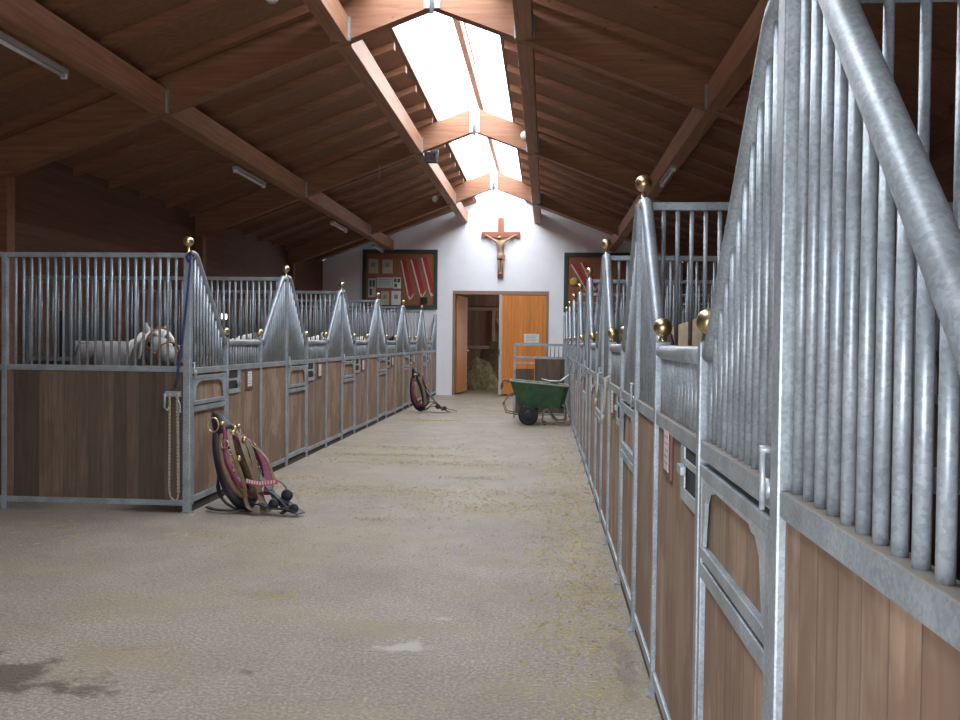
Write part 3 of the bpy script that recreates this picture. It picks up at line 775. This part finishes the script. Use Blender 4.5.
# ------------------------------------------------------------------ ropes
t = thing('lead_rope', 'dark blue lead rope tied from the corner post down to a hook', 'rope', (XL, DL, 0))
MB().tube([(.01,-.045,2.49),(.012,-.05,2.40),(-.02,-.05,2.05),(-.07,-.05,1.6),(-.115,-.05,1.30),(-.135,-.05,1.20)], .011, 8).build('cord', 'rope_blue', t)
MB().tube([(.045,-.045,2.46),(.01,-.052,2.50),(-.03,-.045,2.46),(.0,-.05,2.40)], .012, 8).build('knot', 'rope_blue', t)
t = thing('rope_loop', 'long loop of twisted pale rope hanging from a hook on the corner partition', 'rope', (XL-.15, DL-.02, 0))
MB().box(-.075,.075,-.05,-.003,1.12,1.17,.006).build('hook','galv',t)
def twist(p0, p1, n=26, amp=.007, ph=0.):
    return [tuple(Vector(p0).lerp(Vector(p1), k/n)+Vector((amp*math.cos(k*1.5+ph), amp*math.sin(k*1.5+ph), 0))) for k in range(n+1)]
for ph in (0, PI):
    MB().tube(twist((.055,-.06,1.15),(.065,-.05,.20),60,.010,ph), .0085, 6).build('strand','rope',t)
    MB().tube(twist((-.02,-.06,1.15),(-.025,-.05,.22),60,.008,ph), .0075, 6).build('strand','rope',t)
MB().tube([(.065,-.05,.205),(.058,-.05,.15),(.035,-.05,.115),(.01,-.05,.14),(-.015,-.05,.16),(-.025,-.05,.225)], .010, 6).build('bight','rope',t)
MB().tube([(-.07,-.055,1.15),(-.07,-.07,1.02),(-.04,-.07,.99),(-.02,-.06,1.03)], .010, 6).tube([(.045,-.055,1.12),(.08,-.07,1.05),(.085,-.06,.97),(.055,-.06,.99)], .010, 6).build('shackle','galv',t)
for y, x, L, lab in ((7.35, XR, .24, 'white halter rope looped over the second right row stall rail'), (8.35, XR, .17, 'short white rope hanging on the right row post past the first rope')):
    t = thing('halter_rope', lab, 'rope', (x-.03, y, 1.40))
    MB().tube([(.02,-.05,.02),(-.02,-.05,.0),(-.025,-.06,-.12),(-.03,-.03,-L),(-.03,.0,-L-.05),(-.03,.03,-L+.02),(-.025,.05,-.15),(-.02,.05,0),(.02,.05,.02)], .007, 8).build('cord','rope_white',t)
    MB().tube([(-.035,.0,-L-.05),(-.04,.01,-L-.09),(-.035,.02,-L-.12)], .015, 8).build('knot','rope_white',t)

# ------------------------------------------------------------------ horse collars with their harness
def collar(loc, axis, wide, label, mir=1):
    axis = Vector(axis).normalized(); wide = Vector(wide); wide = (wide-axis*wide.dot(axis)).normalized()*mir; nrm = axis.cross(wide).normalized()
    if nrm.x < 0: nrm = -nrm
    t = thing('horse_collar', label, 'horse collar', loc)
    def P(w, h, n=0): return axis*h+wide*w+nrm*n
    def tear(k, n, W, H, h0=0., off=0.):
        a = 2*PI*k/n
        h = (1-math.cos(a))/2
        w = math.sin(a)*W*(1-.45*h)
        return P(w, h0+.06+h*H, off)
    n = 40
    MB().tube([tear(k, n, .235, .80) for k in range(n)], [.062-.018*(1-math.cos(2*PI*k/n))/2 for k in range(n)], 12, True).build('collar_body', 'black', t)
    MB().tube([tear(k, n, .285, .74, .02, .065) for k in range(2, 19)], [.030+.012*math.sin(k/18*PI) for k in range(2, 19)], 10).build('side_roll', 'maroon', t)
    MB().tube([tear(k, n, .285, .74, .02, .065) for k in range(22, 39)], [.026+.008*math.sin((k-20)/18*PI) for k in range(22, 39)], 10).build('side_roll', 'tan', t)
    MB().tube([tear(k, n, .205, .68, .05, .045) for k in range(1, 20)], .036, 10).build('lining', 'olive', t)
    MB().tube([tear(k, n, .205, .68, .05, .045) for k in range(21, 40)], .036, 10).build('lining', 'olive', t)
    for sg in (1, -1):
        pts = [P(sg*.03,.10,.12), P(sg*.20,.22,.125), P(sg*.235,.45,.12), P(sg*.18,.62,.11), P(sg*.12,.76,.13), P(sg*.13,.84,.14)]
        h = MB().tube(pts, [.014,.022,.024,.022,.018,.012], 10).build('hame', 'tan' if sg > 0 else 'maroon', t)
        MB().sphere(P(sg*.13,.86,.14), .026, 2).build('hame_ball', 'brass', h)
        rg = MB(); c0 = P(sg*.22, .62, .15)
        rg.tube([c0+(axis*math.cos(q)+nrm*math.sin(q))*.042 for q in [2*PI*k/14 for k in range(14)]], .007, 6, True); rg.build('hame_ring', 'brass', h)
        studs = MB()
        for k in range(6): studs.sphere(P(sg*(.225-.012*k), .34+.055*k, .15), .013, 1)
        studs.build('brass_stud', 'brass', h)
    cap = MB(); cap.tube([P(0,.78,.05), P(0,.86,.05), P(0,.95,.03), P(0,1.03,.01), P(0,1.08,0)], [.105,.10,.078,.045,.012], 12); cap.build('peak_cap', 'black', t)
    MB().box(-.02,.02,-.02,.02,-.02,.02,.006).build('buckle','brass',t, tuple(P(.04,.86,.12)))
    return t, P
def band(t, pts, mat, w=.018, nm='strap', th=.005, wd=None):
    pts = [Vector(p) for p in pts]; mb = MB(); bm = mb.bm; rows = []
    # smooth the run
    for _ in range(2):
        q = [pts[0]]
        for a, c_ in zip(pts, pts[1:]): q += [a.lerp(c_, .25), a.lerp(c_, .75)]
        pts = q+[pts[-1]]
    for i, p in enumerate(pts):
        d = (pts[min(i+1, len(pts)-1)]-pts[max(i-1, 0)]).normalized()
        W_ = Vector(wd) if wd else d.cross(Vector((0,0,1)))
        if W_.length < .05: W_ = Vector((1,0,0))
        W_ = (W_-d*W_.dot(d)).normalized(); Nn = d.cross(W_).normalized()
        rows.append([bm.verts.new(p+W_*a_*w+Nn*b_*th) for a_, b_ in ((-1,-1),(1,-1),(1,1),(-1,1))])
    for A, B2 in zip(rows, rows[1:]):
        for k in range(4): bm.faces.new((A[k], A[(k+1) % 4], B2[(k+1) % 4], B2[k]))
    bm.faces.new(rows[0][::-1]); bm.faces.new(rows[-1])
    return mb.build(nm, mat, t)
def disc(t, p, r, axis='Y'):
    b2 = MB(); b2.lathe([(.01,-.012),(r*.9,-.012),(r,-.004),(r,.006),(r*.9,.012),(.01,.016)], p, axis, 20); b2.build('blinker', 'black', t)
ca, ba = (-.44,.30,.86), (.22,.95,0)
t, P = collar((-2.87, 8.72, .02), ca, ba, 'maroon and black horse collar leaning on the nearest left stall door')
band(t, [P(-.06,.80,.15), P(-.12,.70,.16), P(-.17,.5,.17), P(-.14,.2,.16), (.02,-.12,.05), (.16,-.2,.012)], 'tan', .022)
band(t, [P(.03,.80,.15), P(.04,.70,.18), P(-.02,.5,.20), P(.0,.22,.19), (.16,-.06,.08), (.20,-.16,.012)], 'tan', .026)
band(t, [P(.10,.74,.14), P(.10,.62,.20), P(.05,.4,.22), (.12,.0,.14), (.24,-.10,.012)], 'olive', .026)
band(t, [P(.20,.70,.12), (.14,.12,.52), (.22,.06,.36), (.27,.0,.26)], 'tan', .014)
band(t, [P(-.20,.55,.12), (-.30,-.02,.30), (-.26,-.05,.12), (-.1,-.08,.012), (.1,-.14,.01)], 'black', .020)
band(t, [P(.1,.3,.17), (.22,.0,.22), (.30,-.06,.10), (.42,-.10,.03), (.52,-.16,.012)], 'black', .030)
band(t, [(.10,.0,.16), (.24,-.04,.20), (.36,-.10,.12), (.44,-.14,.05), (.40,-.22,.012)], 'black', .026)
band(t, [(.02,-.05,.05), (.16,-.12,.09), (.28,-.18,.05), (.46,-.16,.05), (.56,-.20,.012)], 'black', .034)
band(t, [(.20,.02,.05), (.32,-.02,.12), (.42,-.08,.10), (.54,-.13,.03), (.58,-.16,.012)], 'black', .036)
band(t, [(.25,.02,.31), (.35,.02,.26), (.39,.0,.20)], 'tan', .010)
disc(t, (.395,-.03,.155), .058); disc(t, (.30,-.14,.09), .05); disc(t, (.50,-.16,.055), .045)
st = band(t, [(-.02,-.01,.285), (.08,-.04,.262), (.18,-.05,.266), (.30,-.02,.285)], 'pink', .022, 'brow_band', .008, (0,0,1))
mb = MB()
for k in range(11): mb.box(-.005+.027*k, .009+.027*k, -.063+.004*abs(k-5), -.045+.004*abs(k-5), .253+.0035*abs(k-5), .283+.0035*abs(k-5))
mb.build('bead', 'redwhite', st)
band(t, [P(.16,.78,.10), P(.24,.62,.16), P(.27,.42,.19), P(.22,.22,.20), P(.12,.08,.2)], 'maroon', .045, 'side_pad', .022)
band(t, [P(.24,.74,.06), P(.33,.55,.10), P(.33,.34,.14), P(.26,.14,.14)], 'tan', .030)
for p in (P(.0,.80,.17), P(-.07,.74,.18), P(.03,.66,.21), P(-.14,.45,.19)): MB().sphere(p, .026, 2, (1,.8,1.3)).build('brass_fitting', 'brass', t)
rg = MB(); c0 = P(-.22,.86,.10); rg.tube([c0+Vector((math.cos(q)*.055, 0, math.sin(q)*.07)) for q in [2*PI*k/18 for k in range(18)]], .008, 6, True); rg.build('brass_ring', 'brass', t)
band(t, [(-.42,.04,.012), (-.30,-.10,.012), (-.12,-.14,.012), (.0,-.10,.02)], 'black', .022)
t, P = collar((-2.92, 21.5, .02), (-.22,.22,.95), (.55,.75,0), 'far horse collar leaning on the left row with black harness beside it', -1)
band(t, [P(-.15,.5,.14), (.25,.0,.32), (.40,-.02,.18), (.52,-.05,.02)], 'black', .035)
band(t, [(.08,.0,.10), (.24,-.05,.26), (.40,-.08,.16), (.66,-.10,.012)], 'black', .055)
band(t, [(.10,-.1,.03), (.28,-.15,.16), (.48,-.18,.08), (.70,-.10,.012)], 'black', .055)
band(t, [(.15,.1,.05), (.30,.08,.22), (.46,.06,.10), (.85,.02,.012)], 'black', .035)
band(t, [P(.02,.80,.15), P(.02,.70,.18), P(-.02,.5,.20), P(.0,.1,.19)], 'olive', .035)
disc(t, (.42,-.20,.13), .06); disc(t, (.58,-.18,.09), .05)

# ------------------------------------------------------------------ horses
def horse(loc, rz, sc, coat, mane, label, poll=(1.33,0,1.66), muzzle=(1.86,0,1.30), head='', rug=False):
    t = thing('horse', label, 'horse', loc, rz); t.scale = (sc,)*3; t.location.z -= .042*sc
    px, py, pz = poll; mx_, my, mz = muzzle
    pv, mv = Vector(poll), Vector(muzzle)
    wv = Vector((.62,0,1.40)); 
    n1 = wv.lerp(pv, .38)+Vector((.03,0,-.06)); n2 = wv.lerp(pv, .72)+Vector((.02,0,-.02))
    h1, h2, h3 = pv.lerp(mv, .28)+Vector((0,0,-.03)), pv.lerp(mv, .62), pv.lerp(mv, .95)
    V_ = [(-.55,0,1.28),(-.30,0,1.18),(0,0,1.16),(.32,0,1.16),(.58,0,1.20),tuple(n1-Vector((0,0,.10))),tuple(n2-Vector((0,0,.06))),tuple(pv-Vector((0,0,.06))),tuple(h1),tuple(h2),tuple(h3)]
    R_ = [(.28,.30),(.31,.31),(.32,.32),(.31,.33),(.24,.30),(.15,.24),(.12,.19),(.115,.14),(.12,.15),(.08,.10),(.07,.08)]
    E_ = [(i, i+1) for i in range(10)]
    def leg(root, pts, rr):
        prev = root
        for p, r in zip(pts, rr):
            V_.append(p); R_.append(r); E_.append((prev, len(V_)-1)); prev = len(V_)-1
    for s in (-1, 1):
        leg(4, [(.58,s*.19,.98),(.60,s*.20,.74),(.58,s*.19,.46),(.58,s*.19,.16),(.62,s*.19,.05)], [.13,.09,.062,.048,.06])
        leg(0, [(-.60,s*.20,1.0),(-.48,s*.22,.78),(-.74,s*.20,.52),(-.70,s*.20,.17),(-.66,s*.20,.05)], [.19,.13,.062,.05,.06])
    b_ = skin('body', V_, E_, R_, coat, t, levels=2, root=2)
    # mane along the crest, tail, ears, eyes
    mb = MB()
    cr = [wv+Vector((0,0,.06)), n1+Vector((-.10,0,.10)), n2+Vector((-.09,0,.10)), pv+Vector((-.05,0,.09)), pv.lerp(mv,.22)+Vector((.03,0,.10))]
    rng = random.Random(label)
    for k in range(46):
        f = k/45*(len(cr)-1); i = min(int(f), len(cr)-2); p = cr[i].lerp(cr[i+1], f-i)
        sd = rng.choice((-1,1)) if k % 3 else 1
        mb.tube([p+Vector((0,0,-.02)), p+Vector((0,sd*.05,.035)), p+Vector((rng.uniform(-.04,.04),sd*.13,-.07)), p+Vector((rng.uniform(-.05,.05),sd*.17,-.24))], [.02,.026,.022,.006], 6)
    mb.build('mane', mane, t)
    mb = MB()
    for k in range(14):
        a, c_ = rng.uniform(-.05,.05), rng.uniform(-.06,.06)
        mb.tube([(-.80,0,1.36),(-.92,a*.6,1.28),(-.97+c_*.5,a,.95),(-.95+c_,a*1.5,.5)], [.04,.035,.03,.006], 6)
    mb.build('tail', mane, t)
    dirv = (mv-pv).normalized()
    for s in (-1, 1):
        b0 = pv+Vector((0,s*.065,.07))-dirv*.01
        MB().tube([b0, b0+Vector((.0,s*.03,.05)), b0+Vector((.02,s*.04,.11))], [.030,.034,.006], 8).build('ear', coat, t)
        ep = pv.lerp(mv,.30)+Vector((0,s*.105,.03))
        MB().sphere(ep, .028, 2).build('eye', 'eye', t)
    hb = MB()
    c1 = pv.lerp(mv,.10)+Vector((0,0,-.03)); c2 = pv.lerp(mv,.66)
    for c_, ry, rz_ in ((c1,.135,.20),(c2,.105,.125)):
        ax = Vector((0,1,0)); ay = dirv.cross(ax).normalized()
        hb.tube([c_+ax*math.cos(q)*ry+ay*math.sin(q)*rz_ for q in [2*PI*k/20 for k in range(20)]], .010, 6, True)
    for s in (-1,1): hb.tube([c1+Vector((0,s*.135,0)), c2+Vector((0,s*.11,0))], .010, 6)
    hb.build('halter', 'red' if rug else 'halter', t)
    if rug:
        mb = MB(); bm = mb.bm; rows = []
        for i in range(9):
            x = -.84+1.54*i/8; ring_ = []
            for k in range(17):
                a = -2.0+4.0*k/16; rr = .375-(.05 if i in (0,8) else 0); zc = 1.20+.02*math.sin(i)
                ring_.append(bm.verts.new((x, math.sin(a)*rr*1.0, zc+math.cos(a)*rr*1.02)))
            rows.append(ring_)
        for A, B2 in zip(rows, rows[1:]):
            for k in range(16): bm.faces.new((A[k], A[k+1], B2[k+1], B2[k])).smooth = True
        bmesh.ops.solidify(bm, geom=bm.faces[:], thickness=.015)
        rg = mb.build('rug', 'rug', t)
        for i in (0, 8):
            x = -.84+1.54*i/8
            MB().tube([(x, math.sin(a)*.335, 1.20+math.cos(a)*.335) for a in [-2.0+4.0*k/16 for k in range(17)]], .014, 6).build('rug_hem', 'mane_dark', rg)
        mb = MB().tube([(-.84,0,1.535),(-.4,0,1.59),(0,0,1.595),(.4,0,1.59),(.70,0,1.535)], .018, 6)
        mb.build('rug_binding', 'red', rg)
    return t
horse((-5.08, 10.55, 0), -.80, 1.12, 'horse_grey', 'mane_white', 'white and grey horse in the near left stall, head towards the aisle', (1.16,0,1.50), (1.58,0,1.33))
horse((-5.25, 12.45, 0), .05, 1.10, 'horse_white', 'mane_white', 'white horse mostly hidden in the second stall of the left row', (1.16,0,1.50), (1.50,0,1.12))
horse((-5.25, 16.2, 0), .0, 1.10, 'horse_white', 'mane_white', 'horse with white mane in the third stall of the left row', (1.16,0,1.50), (1.50,0,1.12))
horse((-5.22, 20.2, 0), .0, 1.10, 'horse_chestnut', 'mane_white', 'horse with pale flaxen mane in the fourth stall of the left row', (1.16,0,1.52), (1.50,0,1.12))
horse((-5.22, 23.7, 0), .0, 1.09, 'horse_brown', 'mane_dark', 'brown horse in the fifth stall of the left row', (1.16,0,1.52), (1.50,0,1.12))
horse((1.89, 7.0, 0), .05, 1.20, 'horse_brown', 'mane_dark', 'horse under a beige rug with red binding in the right row', (1.15,0,1.22), (1.42,0,.80), rug=True)

# ------------------------------------------------------------------ straw on the floor
mb = MB(); bm = mb.bm
def straws(n, cx, cy, sx_, sy_, ln=.09):
    for k in range(n):
        x = random.gauss(cx, sx_); y = random.gauss(cy, sy_)
        if not (XL+.05 < x < XR-.02) and y > 8.6: continue
        if x > XR-.02 or y > YW or x < WL+.1 or y < YB: continue
        a = random.uniform(0, PI); L = ln*.62*random.uniform(.3, 1.3); w = random.uniform(.0009, .0022)
        dx, dy = math.cos(a)*L/2, math.sin(a)*L/2; nx, ny = -math.sin(a)*w, math.cos(a)*w
        z0, z1 = random.uniform(.001, .008), random.uniform(.001, .012)
        a_ = [bm.verts.new(p) for p in ((x-dx-nx, y-dy-ny, z0), (x+dx-nx, y+dy-ny, z1), (x+dx+nx, y+dy+ny, z1), (x-dx+nx, y-dy+ny, z0), (x, y, max(z0, z1)+.003))]
        bm.faces.new((a_[0], a_[1], a_[4])); bm.faces.new((a_[1], a_[2], a_[4])); bm.faces.new((a_[2], a_[3], a_[4])); bm.faces.new((a_[3], a_[0], a_[4]))
straws(1700, .28, 8.5, .2, 2.6); straws(900, .3, 14, .18, 3.); straws(900, -1.3, 10.1, 1.0, .22); straws(500, -.5, 9.3, .5, .25)
straws(900, -1.7, 12.5, .8, .16); straws(500, -2.3, 14.2, .5, .15); straws(700, -2.5, 19.2, .4, .12); straws(700, -2.3, 13.3, .7, .1); straws(400, -1.5, 16, 1.2, 2.5)
straws(450, -1.4, 8.3, 1.3, 1.3); straws(300, -2.55, 9.7, .35, .5); straws(120, -1, 6, 1.2, .8); straws(300, .2, 5.2, .2, .8); straws(500, -1.2, 24, 1.1, 2.); straws(150, -3.8, 7.4, .9, .3)
straws(110, -1.72, 5.85, .10, .05, .05); straws(160, -1.55, 8.5, .16, .06, .05); straws(160, -2.9, 7.6, .2, .06, .05); straws(200, -.9, 11.2, .25, .08, .06); straws(260, .36, 6.3, .1, .2, .06); straws(200, -2.9, 10.9, .3, .1, .06)
so = mb.build('straw_scatter', 'straw', kind='stuff'); so['label'] = 'loose straw stalks scattered over the concrete aisle'; so['category'] = 'straw'

# ------------------------------------------------------------------ light
w = bpy.data.worlds.new('overcast sky'); SC.world = w; w.use_nodes = True
nt = w.node_tree; bg = nt.nodes['Background']
tc = N(nt, 'ShaderNodeTexCoord'); sp = N(nt, 'ShaderNodeSeparateXYZ'); nt.links.new(tc.outputs['Generated'], sp.inputs[0])
rw = ramp(nt, [(.0, (.55,.55,.55)), (.5, (.80,.84,.90)), (1., (.93,.965,1.))])
mr = N(nt, 'ShaderNodeMapRange'); mr.inputs[1].default_value = -1; mr.inputs[2].default_value = 1; nt.links.new(sp.outputs[2], mr.inputs[0]); nt.links.new(mr.outputs[0], rw.inputs[0])
nt.links.new(rw.outputs[0], bg.inputs[0]); bg.inputs[1].default_value = 2.0
def portal(loc, rot, sx_, sy_):
    l = bpy.data.lights.new('daylight_portal', 'AREA'); l.shape = 'RECTANGLE'; l.size = sx_; l.size_y = sy_; l.cycles.is_portal = True
    o = bpy.data.objects.new('daylight_portal', l); COL.objects.link(o); o.location = loc; o.rotation_euler = rot
portal((XC, (YS+YW)/2, zb(XC+SKL, .70)), (0,0,0), SKL*2, YW-YS)
portal(((BDX0+BDX1)/2, YB-.1, BDZ/2), (PI/2,0,0), BDX1-BDX0, BDZ)
portal((2.5, 34.1, 2.05), (0,PI/2,0), 1.3, 2.2)

# ------------------------------------------------------------------ camera
cam = bpy.data.cameras.new('camera'); co = bpy.data.objects.new('camera', cam); COL.objects.link(co)
cam.sensor_width = 36; cam.lens = 36*920/960; cam.clip_start = .05
yaw, pitch, roll = .0715, -.0203, .0114
fw = Vector((-math.sin(yaw)*math.cos(pitch), math.cos(yaw)*math.cos(pitch), math.sin(pitch)))
rt = Vector((math.cos(yaw), math.sin(yaw), 0)); up = rt.cross(fw)
rt2 = rt*math.cos(roll)+up*math.sin(roll); up2 = -rt*math.sin(roll)+up*math.cos(roll)
m = Matrix((rt2, up2, -fw)).transposed().to_4x4(); m.translation = (0, 0, 1.6818)
co.matrix_world = m
SC.camera = co
SC.view_settings.view_transform = 'Standard'; SC.view_settings.look = 'None'
SC.view_settings.gamma = 1; SC.view_settings.use_curve_mapping = False
SC.view_settings.exposure = 2.95
SC.cycles.use_denoising = True
